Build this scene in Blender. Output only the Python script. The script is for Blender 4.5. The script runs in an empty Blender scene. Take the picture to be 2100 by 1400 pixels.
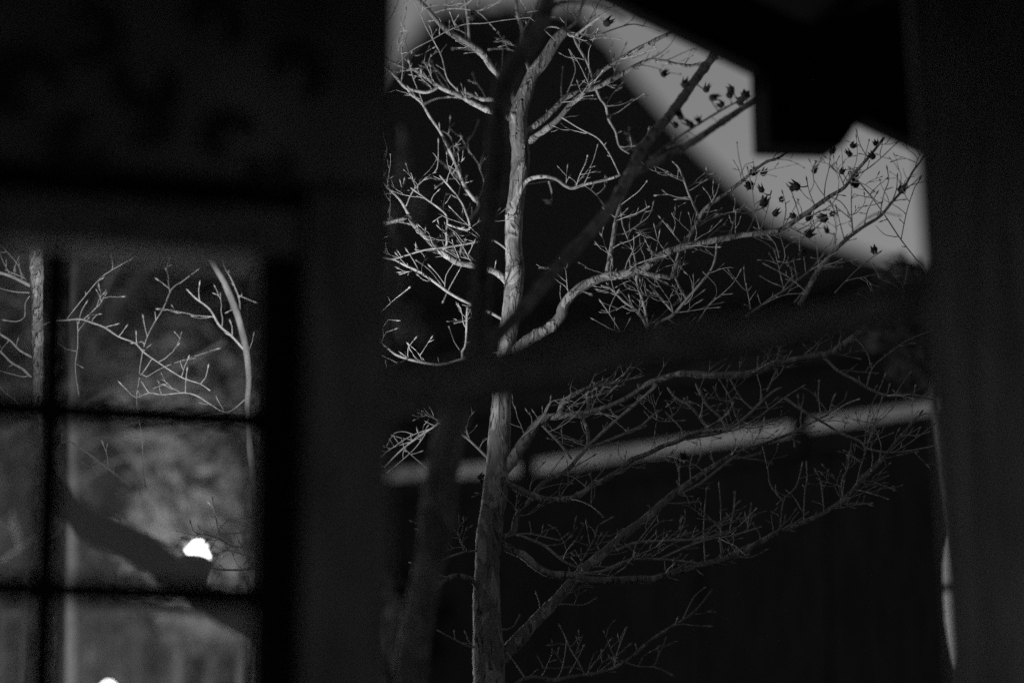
import bpy, bmesh, math, random
from mathutils import Vector, Matrix
random.seed(7)
R = math.radians
S = bpy.context.scene
COL = S.collection

# ------------------------------------------------------------------ camera, sky, light
F = 5833.0                      # focal length in photo pixels (100 mm on a 36 mm frame, 2100 px wide)
PITCH = R(12)
CAM = Vector((0, 0, 1.6))
cam = bpy.data.cameras.new('Camera')
co = bpy.data.objects.new('camera', cam)
COL.objects.link(co)
co.location = CAM
co.rotation_euler = (R(90) + PITCH, 0, 0)
cam.lens = 100
cam.sensor_width = 36
cam.clip_start = 0.05
cam.clip_end = 500
cam.dof.use_dof = True
cam.dof.focus_distance = 7.14
cam.dof.aperture_fstop = 0.98
S.camera = co

W = bpy.data.worlds.new('World')
S.world = W
W.use_nodes = True
wn, wl = W.node_tree.nodes, W.node_tree.links
wn.clear()
sky = wn.new('ShaderNodeTexSky')
sky.sky_type = 'NISHITA'
sky.sun_disc = False
sky.sun_elevation = R(5)
sky.sun_rotation = R(200)
bw = wn.new('ShaderNodeRGBToBW')
bg = wn.new('ShaderNodeBackground')
bg.inputs['Strength'].default_value = 0.092
wo = wn.new('ShaderNodeOutputWorld')
wl.new(sky.outputs[0], bw.inputs[0])
wl.new(bw.outputs[0], bg.inputs[0])
wl.new(bg.outputs[0], wo.inputs[0])

sun = bpy.data.lights.new('moon', 'SUN')
sun.energy = 0.02
sun.angle = R(0.5)
so = bpy.data.objects.new('moon', sun)
COL.objects.link(so)
so.rotation_euler = (R(60), 0, R(-20))

S.view_settings.view_transform = 'Standard'
S.view_settings.look = 'None'
S.view_settings.exposure = 0
S.view_settings.gamma = 1
S.view_settings.use_curve_mapping = False
S.cycles.use_denoising = False
S.cycles.sample_clamp_indirect = 0.3
S.cycles.sample_clamp_direct = 2.5
S.cycles.max_bounces = 6
S.cycles.transparent_max_bounces = 12

CP, SP = math.cos(PITCH), math.sin(PITCH)


def ray(px, py):
    a, b = (px - 1050) / F, (700 - py) / F
    return Vector((a, CP - b * SP, SP + b * CP))


def P(px, py, d):
    """point seen at photo pixel (px, py), d metres ahead (world Y)"""
    r = ray(px, py)
    return CAM + r * (d / r.y)


# ------------------------------------------------------------------ materials
def mat(name, c1, c2=None, scale=8.0, rough=0.85, bump=0.0, stretch=(1, 1, 1), detail=6, lo=.35, hi=.65,
        emit=0.0, bdist=.01, spec=.3):
    m = bpy.data.materials.new(name)
    m.use_nodes = True
    n, l = m.node_tree.nodes, m.node_tree.links
    p = n['Principled BSDF']
    p.inputs['Roughness'].default_value = rough
    p.inputs['Specular IOR Level'].default_value = spec
    c2 = c1 if c2 is None else c2
    tc = n.new('ShaderNodeTexCoord')
    mp = n.new('ShaderNodeMapping')
    mp.inputs['Scale'].default_value = stretch
    l.new(tc.outputs['Object'], mp.inputs[0])
    nz = n.new('ShaderNodeTexNoise')
    nz.inputs['Scale'].default_value = scale
    nz.inputs['Detail'].default_value = detail
    nz.inputs['Roughness'].default_value = .6
    l.new(mp.outputs[0], nz.inputs['Vector'])
    cr = n.new('ShaderNodeValToRGB')
    cr.color_ramp.elements[0].position = lo
    cr.color_ramp.elements[1].position = hi
    cr.color_ramp.elements[0].color = (c1, c1, c1, 1)
    cr.color_ramp.elements[1].color = (c2, c2, c2, 1)
    l.new(nz.outputs['Fac'], cr.inputs[0])
    l.new(cr.outputs[0], p.inputs['Base Color'])
    if bump:
        nb = n.new('ShaderNodeTexNoise')
        nb.inputs['Scale'].default_value = scale * 3.1
        nb.inputs['Detail'].default_value = 8
        l.new(mp.outputs[0], nb.inputs['Vector'])
        b = n.new('ShaderNodeBump')
        b.inputs['Strength'].default_value = bump
        b.inputs['Distance'].default_value = bdist
        l.new(nb.outputs['Fac'], b.inputs['Height'])
        l.new(b.outputs[0], p.inputs['Normal'])
    if emit:
        p.inputs['Emission Color'].default_value = (1, 1, 1, 1)
        p.inputs['Emission Strength'].default_value = emit
    return m


M = {}


def bark(name, base, dark, pale, sc=1.0, bd=.01):
    m = bpy.data.materials.new(name)
    m.use_nodes = True
    n, l = m.node_tree.nodes, m.node_tree.links
    p = n['Principled BSDF']
    p.inputs['Roughness'].default_value = .85
    p.inputs['Specular IOR Level'].default_value = .25
    tc = n.new('ShaderNodeTexCoord')

    def noise(scale, stretch, detail, dist=0):
        mp = n.new('ShaderNodeMapping')
        mp.inputs['Scale'].default_value = stretch
        l.new(tc.outputs['Object'], mp.inputs[0])
        z = n.new('ShaderNodeTexNoise')
        z.inputs['Scale'].default_value = scale * sc
        z.inputs['Detail'].default_value = detail
        z.inputs['Distortion'].default_value = dist
        l.new(mp.outputs[0], z.inputs['Vector'])
        return z.outputs['Fac']

    def ramp(src, a, b, ca, cb):
        r = n.new('ShaderNodeValToRGB')
        r.color_ramp.elements[0].position = a
        r.color_ramp.elements[1].position = b
        r.color_ramp.elements[0].color = (ca, ca, ca, 1)
        r.color_ramp.elements[1].color = (cb, cb, cb, 1)
        l.new(src, r.inputs[0])
        return r.outputs[0]

    def mix(fac, a, b, mode='MIX'):
        x = n.new('ShaderNodeMix')
        x.data_type = 'RGBA'
        x.blend_type = mode
        if isinstance(fac, float):
            x.inputs[0].default_value = fac
        else:
            l.new(fac, x.inputs[0])
        l.new(a, x.inputs[6])
        l.new(b, x.inputs[7])
        return x.outputs[2]
    patch = noise(17, (1, 1, .5), 4, 1.2)
    fine = noise(120, (1, 1, .35), 6)
    crack = noise(46, (1, 1, .22), 3, 2.5)
    c = mix(ramp(patch, .50, .56, 0, 1), ramp(fine, .3, .7, base * .75, base * 1.2), ramp(fine, .3, .7, pale * .8, pale * 1.1))
    c = mix(ramp(crack, .33, .38, 1, 0), c, ramp(fine, 0, 1, dark, dark))
    l.new(c, p.inputs['Base Color'])
    h = mix(.5, ramp(patch, .48, .56, 0, 1), ramp(crack, .30, .42, 0, 1))
    h = mix(.3, h, fine)
    b = n.new('ShaderNodeBump')
    b.inputs['Strength'].default_value = 1
    b.inputs['Distance'].default_value = bd
    l.new(h, b.inputs['Height'])
    l.new(b.outputs[0], p.inputs['Normal'])
    return m


M['bark_pale'] = bark('bark_pale', .17, .04, .34, 1.15, .010)
M['bark_twig'] = mat('bark_twig', .18, .38, 60, .75, .4, bdist=.002)
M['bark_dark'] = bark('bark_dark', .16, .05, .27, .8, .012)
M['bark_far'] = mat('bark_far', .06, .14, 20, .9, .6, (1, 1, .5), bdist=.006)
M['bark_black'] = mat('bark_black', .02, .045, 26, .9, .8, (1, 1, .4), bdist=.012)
M['bark_rough'] = bark('bark_rough', .28, .04, .48, 1.6, .014)
M['bark_grey'] = mat('bark_grey', .12, .28, 20, .85, .6, (1, 1, .5), bdist=.006)
M['capsule'] = mat('capsule', .014, .03, 90, .9, .3, bdist=.002)
M['flake'] = mat('flake', .12, .38, 50, .8, .4, bdist=.002)
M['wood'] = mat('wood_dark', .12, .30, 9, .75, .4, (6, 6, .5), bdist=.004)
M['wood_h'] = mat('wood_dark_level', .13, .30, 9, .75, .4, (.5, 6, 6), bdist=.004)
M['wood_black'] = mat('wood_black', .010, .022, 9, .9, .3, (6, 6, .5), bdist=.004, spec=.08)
M['carving_shade'] = mat('carving_shade', .04, .09, 12, .9, .3)  # scroll colour darkened to carry the shade of the relief
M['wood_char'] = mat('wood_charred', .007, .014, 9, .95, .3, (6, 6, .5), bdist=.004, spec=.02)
M['plaster_in'] = mat('plaster_aged', .10, .34, 3.4, .95, .35, lo=.3, hi=.7, bdist=.01)
M['plaster'] = mat('plaster_white', .30, .48, 5, .9, .15, bdist=.006)
M['tile'] = mat('roof_tile', .018, .035, 7, .6, .4, bdist=.01)
M['tile_dark'] = mat('tile_dark', .008, .016, 7, .8, .4, bdist=.01, spec=.05)
M['thatch'] = mat('thatch', .012, .024, 5, .95, .9, (3, 3, .6), bdist=.08)
M['soil'] = mat('soil', .03, .06, 4, .95, .8, bdist=.03)
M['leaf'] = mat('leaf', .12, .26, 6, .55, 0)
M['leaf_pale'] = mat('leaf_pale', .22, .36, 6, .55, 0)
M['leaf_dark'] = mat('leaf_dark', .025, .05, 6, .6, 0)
M['bamboo'] = mat('bamboo', .03, .07, 9, .6, .2, (6, 6, .4), bdist=.003)
M['metal'] = mat('metal_black', .02, .035, 30, .5, .1)
M['lens'] = mat('lamp_lens', .8, .8, emit=4)
M['globe'] = mat('lamp_globe', .8, .8, emit=1.5)
M['sliver_glow'] = mat('added_glow', .7, .8, 20, .8, .1, emit=.10)  # emissive surface of the added tube beside the right post


def glass():
    m = bpy.data.materials.new('old_glass')
    m.use_nodes = True
    n, l = m.node_tree.nodes, m.node_tree.links
    n.remove(n['Principled BSDF'])
    out = n['Material Output']
    tr = n.new('ShaderNodeBsdfTransparent')
    tr.inputs[0].default_value = (.96, .96, .96, 1)
    gl = n.new('ShaderNodeBsdfGlossy')
    gl.inputs['Roughness'].default_value = .03
    fr = n.new('ShaderNodeFresnel')
    fr.inputs[0].default_value = 1.45
    mx = n.new('ShaderNodeMixShader')
    l.new(fr.outputs[0], mx.inputs[0])
    l.new(tr.outputs[0], mx.inputs[1])
    l.new(gl.outputs[0], mx.inputs[2])
    df = n.new('ShaderNodeBsdfDiffuse')
    df.inputs[0].default_value = (.5, .5, .5, 1)
    nz = n.new('ShaderNodeTexNoise')
    nz.inputs['Scale'].default_value = 9
    mt = n.new('ShaderNodeMath')
    mt.operation = 'MULTIPLY'
    mt.inputs[1].default_value = .03
    l.new(nz.outputs['Fac'], mt.inputs[0])
    m2 = n.new('ShaderNodeMixShader')
    l.new(mt.outputs[0], m2.inputs[0])
    l.new(mx.outputs[0], m2.inputs[1])
    l.new(df.outputs[0], m2.inputs[2])
    l.new(m2.outputs[0], out.inputs[0])
    return m


M['glass'] = glass()


# ------------------------------------------------------------------ object helpers
def empty(name, loc, label, cat, group=None):
    o = bpy.data.objects.new(name, None)
    COL.objects.link(o)
    o.location = loc
    o.empty_display_size = .2
    tag(o, label, cat, group)
    return o


def tag(o, label=None, cat=None, group=None, kind=None):
    for k, v in (('label', label), ('category', cat), ('group', group), ('kind', kind)):
        if v:
            o[k] = v
    return o


def origin_of(o):
    v = Vector((0, 0, 0))
    while o is not None:
        v += o.location
        o = o.parent
    return v


def link_mesh(name, verts, faces, m, parent=None, smooth=False):
    """verts in world space; parent chain has translations only"""
    off = origin_of(parent) if parent else Vector((0, 0, 0))
    me = bpy.data.meshes.new(name)
    me.from_pydata([tuple(Vector(v) - off) for v in verts], [], faces)
    me.materials.append(m)
    if smooth:
        me.polygons.foreach_set('use_smooth', [True] * len(me.polygons))
    me.update()
    o = bpy.data.objects.new(name, me)
    COL.objects.link(o)
    o.parent = parent
    return o


class MB:
    def __init__(self):
        self.v, self.f = [], []

    def add(self, v, f):
        b = len(self.v)
        self.v += [Vector(x) for x in v]
        self.f += [tuple(i + b for i in q) for q in f]

    def hexa(self, a, b):
        """a: four corners of one end, b: the four matching corners of the other"""
        self.add(list(a) + list(b), [(3, 2, 1, 0), (4, 5, 6, 7), (0, 1, 5, 4), (1, 2, 6, 5), (2, 3, 7, 6), (3, 0, 4, 7)])

    def prism(self, poly, vec):
        n = len(poly)
        vec = Vector(vec)
        self.add(list(poly) + [Vector(p) + vec for p in poly],
                 [tuple(range(n - 1, -1, -1)), tuple(range(n, 2 * n))] +
                 [(i, (i + 1) % n, n + (i + 1) % n, n + i) for i in range(n)])

    def tube(self, pts, rad, sides=8, rough=0.0, seed=0, cap=True):
        rng = random.Random(seed)
        n = len(pts)
        prev = None
        rings = []
        up = None
        for i, p in enumerate(pts):
            t = (pts[min(i + 1, n - 1)] - pts[max(i - 1, 0)])
            t = t.normalized() if t.length > 1e-9 else Vector((0, 0, 1))
            if up is None:
                up = t.orthogonal().normalized()
            else:
                up = (up - t * up.dot(t))
                up = up.normalized() if up.length > 1e-6 else t.orthogonal().normalized()
            w = t.cross(up)
            ring = []
            for k in range(sides):
                a = 2 * math.pi * k / sides
                r = rad[i] * (1 + rough * rng.uniform(-1, 1))
                ring.append(p + (up * math.cos(a) + w * math.sin(a)) * r)
            rings.append(ring)
        v = [x for r in rings for x in r]
        f = []
        for i in range(n - 1):
            for k in range(sides):
                f.append((i * sides + k, i * sides + (k + 1) % sides, (i + 1) * sides + (k + 1) % sides, (i + 1) * sides + k))
        if cap:
            f.append(tuple(range(sides - 1, -1, -1)))
            f.append(tuple((n - 1) * sides + k for k in range(sides)))
        self.add(v, f)

    def build(self, name, m, parent=None, smooth=False, bevel=0):
        o = link_mesh(name, self.v, self.f, m, parent, smooth)
        if bevel:
            b = o.modifiers.new('bevel', 'BEVEL')
            b.width = bevel
            b.segments = 2
            b.limit_method = 'ANGLE'
        return o


# ------------------------------------------------------------------ the setting
g = MB()
g.add([(-250, -250, 0), (250, -250, 0), (250, 250, 0), (-250, 250, 0)], [(0, 1, 2, 3)])
tag(g.build('ground', M['soil']), kind='structure')

# ------------------------------------------------------------------ the timber pavilion the camera stands in
YAW = math.atan(.30)
HU = Vector((math.cos(YAW), math.sin(YAW), 0))      # along the front wall, to the right
HV = Vector((-math.sin(YAW), math.cos(YAW), 0))     # out of the front wall, away from the camera
HO = Vector((0, 4.45, 0))


def Q(px, py, v):
    """photo pixel -> point in the upright plane v metres out from the front wall"""
    r = ray(px, py)
    t = (HO - CAM).dot(HV) + v
    return CAM + r * (t / r.dot(HV))


def H(u, v, z):
    return HO + HU * u + HV * v + Vector((0, 0, z))


def uz(px, py, v=0):
    q = Q(px, py, v)
    return (q - HO).dot(HU), q.z


pav = empty('timber_pavilion', H(0, 0, 0), 'dark timber pavilion with lattice window, heavy posts and sloping gable roof', 'pavilion')


def hbox(u0, u1, v0, v1, z0, z1):
    b = MB()
    b.hexa([H(u0, v0, z0), H(u1, v0, z0), H(u1, v1, z0), H(u0, v1, z0)],
           [H(u0, v0, z1), H(u1, v0, z1), H(u1, v1, z1), H(u0, v1, z1)])
    return b


def U(px, py=700, v=0):
    return uz(px, py, v)[0]


def Z(py, px=300, v=0):
    return uz(px, py, v)[1]


# posts of the front wall
uL0, uL1 = U(601), U(779)
uJ = U(527)
hbox(uL0, uL1, -.09, .09, 0, 4.6).build('post', M['wood'], pav, bevel=.008)
uR0, uR1 = U(1903), U(1937)

def ruled(e0, e1, z, v):
    (ua, za), (ub, zb) = uz(*e0, v), uz(*e1, v)
    return ua + (ub - ua) * (z - za) / (zb - za)


b = MB()
EL = ((1889, 333), (1940, 1110))
uP = U(1985)
q0 = [H(ruled(*EL, 0, -.025), -.025, 0), H(uP, -.025, 0), H(uP, -.005, 0), H(ruled(*EL, 0, -.025), -.005, 0)]
q1 = [H(ruled(*EL, 3.3, -.025), -.025, 3.3), H(uP, -.025, 3.3), H(uP, -.005, 3.3), H(ruled(*EL, 3.3, -.025), -.005, 3.3)]
b.hexa(q0, q1)
b.build('post', M['wood'], pav, bevel=.004)
# boarding right of the leaning post
x = uP + .003
for k in range(9):
    w = .155 + .02 * random.random()
    hbox(x, x + w, -.02 + .006 * (k % 2), .02 + .006 * (k % 2), 0, 3.25 - (x - uR0) * .45).build('board', M['wood'], pav, bevel=.004)
    x += w + .003
uWall = x
hbox(uWall, uWall + .15, -.08, .08, 0, 2.9).build('post', M['wood'], pav, bevel=.008)
# window jamb, lintel, plaster panel, sill
zHead = Z(527)
zBand = Z(432)
uW0 = -2.4
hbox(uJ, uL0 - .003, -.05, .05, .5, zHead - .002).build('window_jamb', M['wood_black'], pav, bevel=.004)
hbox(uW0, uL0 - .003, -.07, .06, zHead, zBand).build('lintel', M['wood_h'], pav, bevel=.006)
hbox(uW0, U(742), -.14, -.1, zBand + .03, 4.4).build('plaster_panel', M['plaster_in'], pav, bevel=.006)
hbox(uW0, uL0 - .003, -.03, .03, zBand + .002, 4.7).build('gable_wall', M['wood'], pav)
hbox(uW0, uL0 - .003, -.098, -.034, zBand + .004, zBand + .022).build('shadow_strip', M['wood_black'], pav, bevel=.003)  # near-black strip painted in as the shadow gap under the panel
for cxp, cyp, r_, kk in ((40, 190, 84, 0), (45, 190, 40, 1), (310, 165, 66, 2), (300, 240, 46, 3), (600, 150, 58, 4), (470, 290, 50, 5), (180, 300, 60, 6), (560, 330, 44, 7), (180, 60, 60, 8), (430, 50, 56, 9)):
    mb = MB()
    pts, rad = [], []
    for i in range(26):
        t = i / 25
        a = kk * 1.3 + t * 5.2
        rr = r_ * (1 - .55 * t)
        u_, z_ = uz(cxp + rr * math.cos(a), cyp - rr * math.sin(a), -.14)
        pts.append(H(u_, -.14, z_))
        rad.append(.018 * math.sin(math.pi * min(1, .12 + t)) + .004)
    mb.tube(pts, rad, 8)
    mb.build('carved_scroll', M['carving_shade'], pav, smooth=True)
zSill = Z(1760)
hbox(uW0, uJ - .003, -.06, .06, .5, zSill).build('sill_wall', M['wood'], pav)
hbox(uW0 - .2, uW0 - .002, -.1, .1, 0, 4.6).build('post', M['wood'], pav, bevel=.008)
# lattice window
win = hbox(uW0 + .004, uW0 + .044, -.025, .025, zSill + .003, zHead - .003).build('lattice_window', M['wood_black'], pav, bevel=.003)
uM = [U(-1145, 900), U(-725, 900), U(-308, 900), U(103, 850)]
MW = .019
zM = [Z(851), Z(1215), Z(1570)]
for u in uM:
    hbox(u - MW, u + MW, -.02, .02, zSill + .003, zHead - .003).build('muntin', M['wood_black'], win, bevel=.003)
edges = [uW0 + .046] + [e for u in uM for e in (u - MW - .001, u + MW + .001)] + [uJ - .002]
for i in range(0, len(edges), 2):
    for z in zM:
        hbox(edges[i], edges[i + 1], -.017, .017, z - .018, z + .018).build('crossbar', M['wood_black'], win, bevel=.003)
    zz = [zSill + .003] + [e for z in reversed(zM) for e in (z - .019, z + .019)] + [zHead - .003]
    for k in range(0, len(zz), 2):
        hbox(edges[i] + .001, edges[i + 1] - .001, -.0015, .0015, zz[k] + .001, zz[k + 1] - .001).build('pane', M['glass'], win)
# slanting log brace across the opening
b = MB()
A0, A1 = Q(640, 852, .16), Q(2010, 583, .22)
pts, rad = [], []
for i in range(25):
    t = i / 24
    p = A0.lerp(A1, t)
    p.z += .012 * math.sin(t * 5.1) + .004 * math.sin(t * 17)
    pts.append(p)
    rad.append((.050 * (1 - t) + .032 * t) * (1 + .05 * math.sin(t * 23)))
b.tube(pts, rad, 16, .02, 3)
b.build('brace', M['wood_h'], pav, smooth=True)
# roof: gable end with curved verge board, purlin end below it
VE = .78
verge_px = [(1120, -40), (1195, -8), (1245, 12), (1300, 40), (1420, 98), (1530, 152), (1740, 250), (1890, 320), (2100, 418), (2500, 590)]
line = [uz(a, c, VE) for a, c in verge_px]
u0, z0 = line[0]
rise = [(u0 - .35, z0 + .13), (u0 - .8, z0 + .34), (u0 - 1.3, z0 + .60)]
line = rise[::-1] + line
ridge_u = line[0][0]
left = [(2 * ridge_u - u, z) for u, z in line[1:]]
prof = left[::-1] + line
for k in range(len(prof) - 1):
    (ua, za), (ub, zb) = prof[k], prof[k + 1]
for side in (left[::-1] + line[:1], line):
    m_ = MB()
    for k in range(len(side) - 1):
        (ua, za), (ub, zb) = side[k], side[k + 1]
        m_.hexa([H(ua, VE - .05, za), H(ub, VE - .05, zb), H(ub, VE, zb), H(ua, VE, za)],
                [H(ua, VE - .05, za + .2), H(ub, VE - .05, zb + .2), H(ub, VE, zb + .2), H(ua, VE, za + .2)])
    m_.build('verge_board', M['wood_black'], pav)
    m_ = MB()
    for k in range(len(side) - 1):
        (ua, za), (ub, zb) = side[k], side[k + 1]
        m_.hexa([H(ua, -4.6, za + .05), H(ub, -4.6, zb + .05), H(ub, VE - .052, zb + .05), H(ua, VE - .052, za + .05)],
                [H(ua, -4.6, za + .24), H(ub, -4.6, zb + .24), H(ub, VE - .052, zb + .24), H(ua, VE - .052, za + .24)])
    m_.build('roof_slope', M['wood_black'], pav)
poly = [(1536, 130), (1542, 322), (1690, 326), (1742, 246), (1742, 150)]
b = MB()
b.prism([Q(a, c, VE + .04) for a, c in poly], -HV * .10)
b.build('purlin_end', M['wood_black'], pav, bevel=.006)
# room behind: side walls, wide doorway at the back, floor
hbox(uW0 - .08, uWall - .02, -4.4, -4.3, 3.3, 5.6).build('back_wall', M['wood'], pav)
zr = 2.2
hbox(uWall - .002, uWall + .1, -7.4, -.1, 0, 2.3).build('side_wall', M['wood'], pav)
hbox(uW0 - .2, uW0 - .1, -7.4, -.12, 0, 4.4).build('side_wall', M['wood'], pav)
hbox(uW0 - .08, uWall - .02, -7.25, -.11, 0, .3).build('floor', M['wood'], pav)


# ------------------------------------------------------------------ trees traced as limbs
def catmull(pts, step=9.0):
    """pts: (x, y, d, hw) -> dense list"""
    out = []
    n = len(pts)
    for i in range(n - 1):
        p0, p1, p2, p3 = pts[max(i - 1, 0)], pts[i], pts[i + 1], pts[min(i + 2, n - 1)]
        L = math.hypot(p2[0] - p1[0], p2[1] - p1[1])
        k = max(1, min(40, int(L / step)))
        for j in range(k):
            t = j / k
            q = []
            for c in range(4):
                a, b_, c_, d_ = p0[c], p1[c], p2[c], p3[c]
                q.append(.5 * (2 * b_ + (c_ - a) * t + (2 * a - 5 * b_ + 4 * c_ - d_) * t * t + (3 * b_ - a - 3 * c_ + d_) * t ** 3))
            out.append(tuple(q))
    out.append(tuple(pts[-1]))
    return out


class Tree:
    def __init__(self, name, label, cat, base, bark, twigbark, group=None, spur=True, seed=1):
        self.o = empty(name, base, label, cat, group)
        self.bark, self.twigbark = bark, twigbark
        self.limbs = []          # (object, samples)
        self.rng = random.Random(seed)
        self.n = 0

    def trunk(self, pts, rough=.04, sides=16, name='trunk', m=None):
        s = catmull(pts, 9)
        mb = MB()
        rng = self.rng
        w = [P(x, y, d) for x, y, d, h in s]
        ph = rng.uniform(0, 6)
        rad = [max(.001, h * d / F * (1 + .035 * math.sin(i * .55 + ph) + .03 * math.sin(i * .23 + 2 * ph))) for i, (x, y, d, h) in enumerate(s)]
        mb.tube(w, rad, sides, rough, self.n)
        self.n += 1
        o = mb.build(name, m or self.bark, self.o, smooth=True)
        self.limbs.append((o, s))
        return o

    def nearest(self, x, y, skip=None, dref=None):
        best, bo = None, None
        for o, s in self.limbs:
            if o is skip:
                continue
            for q in s:
                e = (q[0] - x) ** 2 + (q[1] - y) ** 2 + (0 if dref is None else ((q[2] - dref) * 300) ** 2)
                if best is None or e < best[0]:
                    best, bo = (e, q), o
        return best[1], bo, math.sqrt(best[0])

    def limb(self, pts, hw, dz=None, spurs=None, attach=True, d0=None, bud=None):
        """pts from the parent limb outwards, in photo pixels; hw: half widths along it"""
        rng = self.rng
        parent = self.o
        pts = [tuple(p[:2]) for p in pts]
        if attach:
            q, po, dist = self.nearest(*pts[0])
            d0 = q[2] if d0 is None else d0
            if dist > 2:
                pts = [(q[0], q[1])] + pts
        else:
            po = None
        # arc length
        L = [0]
        for a, c in zip(pts, pts[1:]):
            L.append(L[-1] + math.hypot(c[0] - a[0], c[1] - a[1]))
        T = L[-1] or 1
        if dz is None:
            dz = rng.uniform(-.12, .12) * min(1, T / 150)
        if isinstance(hw, (int, float)):
            hw = [hw, hw * .8]
        p4 = []
        for (x, y), l in zip(pts, L):
            t = l / T
            k = t * (len(hw) - 1)
            i = min(int(k), len(hw) - 2)
            h = hw[i] * (1 - (k - i)) + hw[i + 1] * (k - i)
            p4.append((x, y, d0 + dz * t, h))
        thin = max(hw) <= 2.6
        k_ = .66 if thin else .86
        p4 = [(x, y, d, h * k_) for x, y, d, h in p4]
        s = catmull(p4, 6 if not thin else 8)
        w = [P(x, y, d) for x, y, d, h in s]
        # nodes: small kinks and swellings
        ph = rng.uniform(0, 6)
        rad = []
        for i, (x, y, d, h) in enumerate(s):
            r = h * d / F
            r *= 1 + .09 * math.sin(i * .9 + ph) * math.sin(i * .37 + ph) + (.14 if rng.random() < .08 else 0)
            rad.append(max(r, .0005))
        if bud is None:
            bud = thin
        tip = (w[-1] - w[-2]).normalized()
        d = s[-1][2]
        if bud:
            u = d / F
            w += [w[-1] + tip * 3 * u, w[-1] + tip * 7 * u, w[-1] + tip * 13 * u]
            rad += [1.5 * u, 1.9 * u, .2 * u]
        else:
            w.append(w[-1] + tip * rad[-1] * 1.5)
            rad.append(rad[-1] * .25)
        mb = MB()
        mb.tube(w, rad, 6 if thin else 10, .05, self.n)
        self.n += 1
        if thin and po is not None and po.parent is self.o:
            parent = po
        o = mb.build('twig' if thin else 'branch', self.bark if max(hw) > 5 else self.twigbark, parent, smooth=True)
        self.limbs.append((o, s))
        if spurs is None:
            spurs = T / 40
        if spurs and spurs >= 1 and parent is self.o:
            self.spurs(o, s, int(spurs))
        elif spurs and spurs >= 1:
            self.spurs(parent, s, int(spurs), sub=False)
        return o

    def spurs(self, host, s, n, sub=True):
        rng = self.rng
        mb = MB()
        side = rng.choice((-1, 1))
        for k in range(n):
            i = int((.15 + .8 * (k + rng.uniform(.1, .9)) / n) * (len(s) - 2))
            x, y, d, h = s[i]
            dx, dy = s[i + 1][0] - s[max(0, i - 1)][0], s[i + 1][1] - s[max(0, i - 1)][1]
            a = math.atan2(dy, dx) + side * rng.uniform(.5, 1.15)
            side = -side if rng.random() < .75 else side
            if math.sin(a) > .55:
                a = -a
            ln = rng.choice((7, 10, 15, 22, 32, 46, 62)) * rng.uniform(.8, 1.25)
            stack = [(x, y, d, a, ln, min(1.0, h), 0)]
            while stack:
                x0, y0, d0, aa, ln, h0, lev = stack.pop()
                pts = [(x0, y0, d0, h0)]
                dd = rng.uniform(-.8, .8) * ln / F * d0
                m = max(2, int(ln / 7))
                curl = rng.uniform(-.12, .12)
                for j in range(m):
                    aa += rng.uniform(-.3, .3) + curl
                    if math.sin(aa) > -.2:
                        aa -= .14 if math.cos(aa) > 0 else -.14
                    pts.append((pts[-1][0] + math.cos(aa) * ln / m, pts[-1][1] + math.sin(aa) * ln / m, d0 + dd * (j + 1) / m, max(.42, h0 - .5 * j / m)))
                    if lev < 2 and ln > 20 and rng.random() < .22:
                        q = pts[-1]
                        stack.append((q[0], q[1], q[2], aa + rng.choice((-1, 1)) * rng.uniform(.4, .9), ln * rng.uniform(.25, .6), .7, lev + 1))
                w = [P(*q[:3]) for q in pts]
                u = d0 / F
                rad = [q[3] * u for q in pts]
                tip = (w[-1] - w[-2]).normalized()
                b_ = rng.uniform(.8, 1.25)
                if rng.random() < .65:
                    w += [w[-1] + tip * 2 * u, w[-1] + tip * 5 * u * b_, w[-1] + tip * 11 * u * b_]
                    rad += [1.0 * u * b_, 1.45 * u * b_, .1 * u]
                mb.tube(w, rad, 5, .05, self.n)
                self.n += 1
        if mb.v:
            o = mb.build('spur_twigs', self.twigbark, host, smooth=True)
            tag(o, kind='stuff')


def capsule_mesh():
    b = MB()
    rings = [(.0, .14), (.18, .42), (.42, .5), (.66, .36)]
    pts = [Vector((0, 0, z)) for z, r in rings]
    b.tube(pts, [r for z, r in rings], 10, .06, 5)
    for k in range(5):          # open valves
        a = 2 * math.pi * k / 5
        c = Vector((math.cos(a), math.sin(a), 0))
        t = Vector((-math.sin(a), math.cos(a), 0))
        b.add([c * .40 + t * .24 + Vector((0, 0, .5)), c * .40 - t * .24 + Vector((0, 0, .5)), c * .18 + Vector((0, 0, .55)),
               c * .52 + Vector((0, 0, 1.22))], [(0, 1, 2), (0, 3, 1), (1, 3, 2), (2, 3, 0)])
    for k in range(5):          # sepals
        a = 2 * math.pi * (k + .5) / 5
        c = Vector((math.cos(a), math.sin(a), 0))
        t = Vector((-math.sin(a), math.cos(a), 0))
        b.add([c * .2 + t * .16 + Vector((0, 0, .02)), c * .2 - t * .16 + Vector((0, 0, .02)), c * .2 + Vector((0, 0, .12)),
               c * .72 + Vector((0, 0, .34))], [(0, 1, 2), (0, 3, 1), (1, 3, 2), (2, 3, 0)])
    me = bpy.data.meshes.new('seed_capsule')
    me.from_pydata([tuple(v) for v in b.v], [], b.f)
    me.materials.append(M['capsule'])
    return me


CAPS = capsule_mesh()


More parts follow.
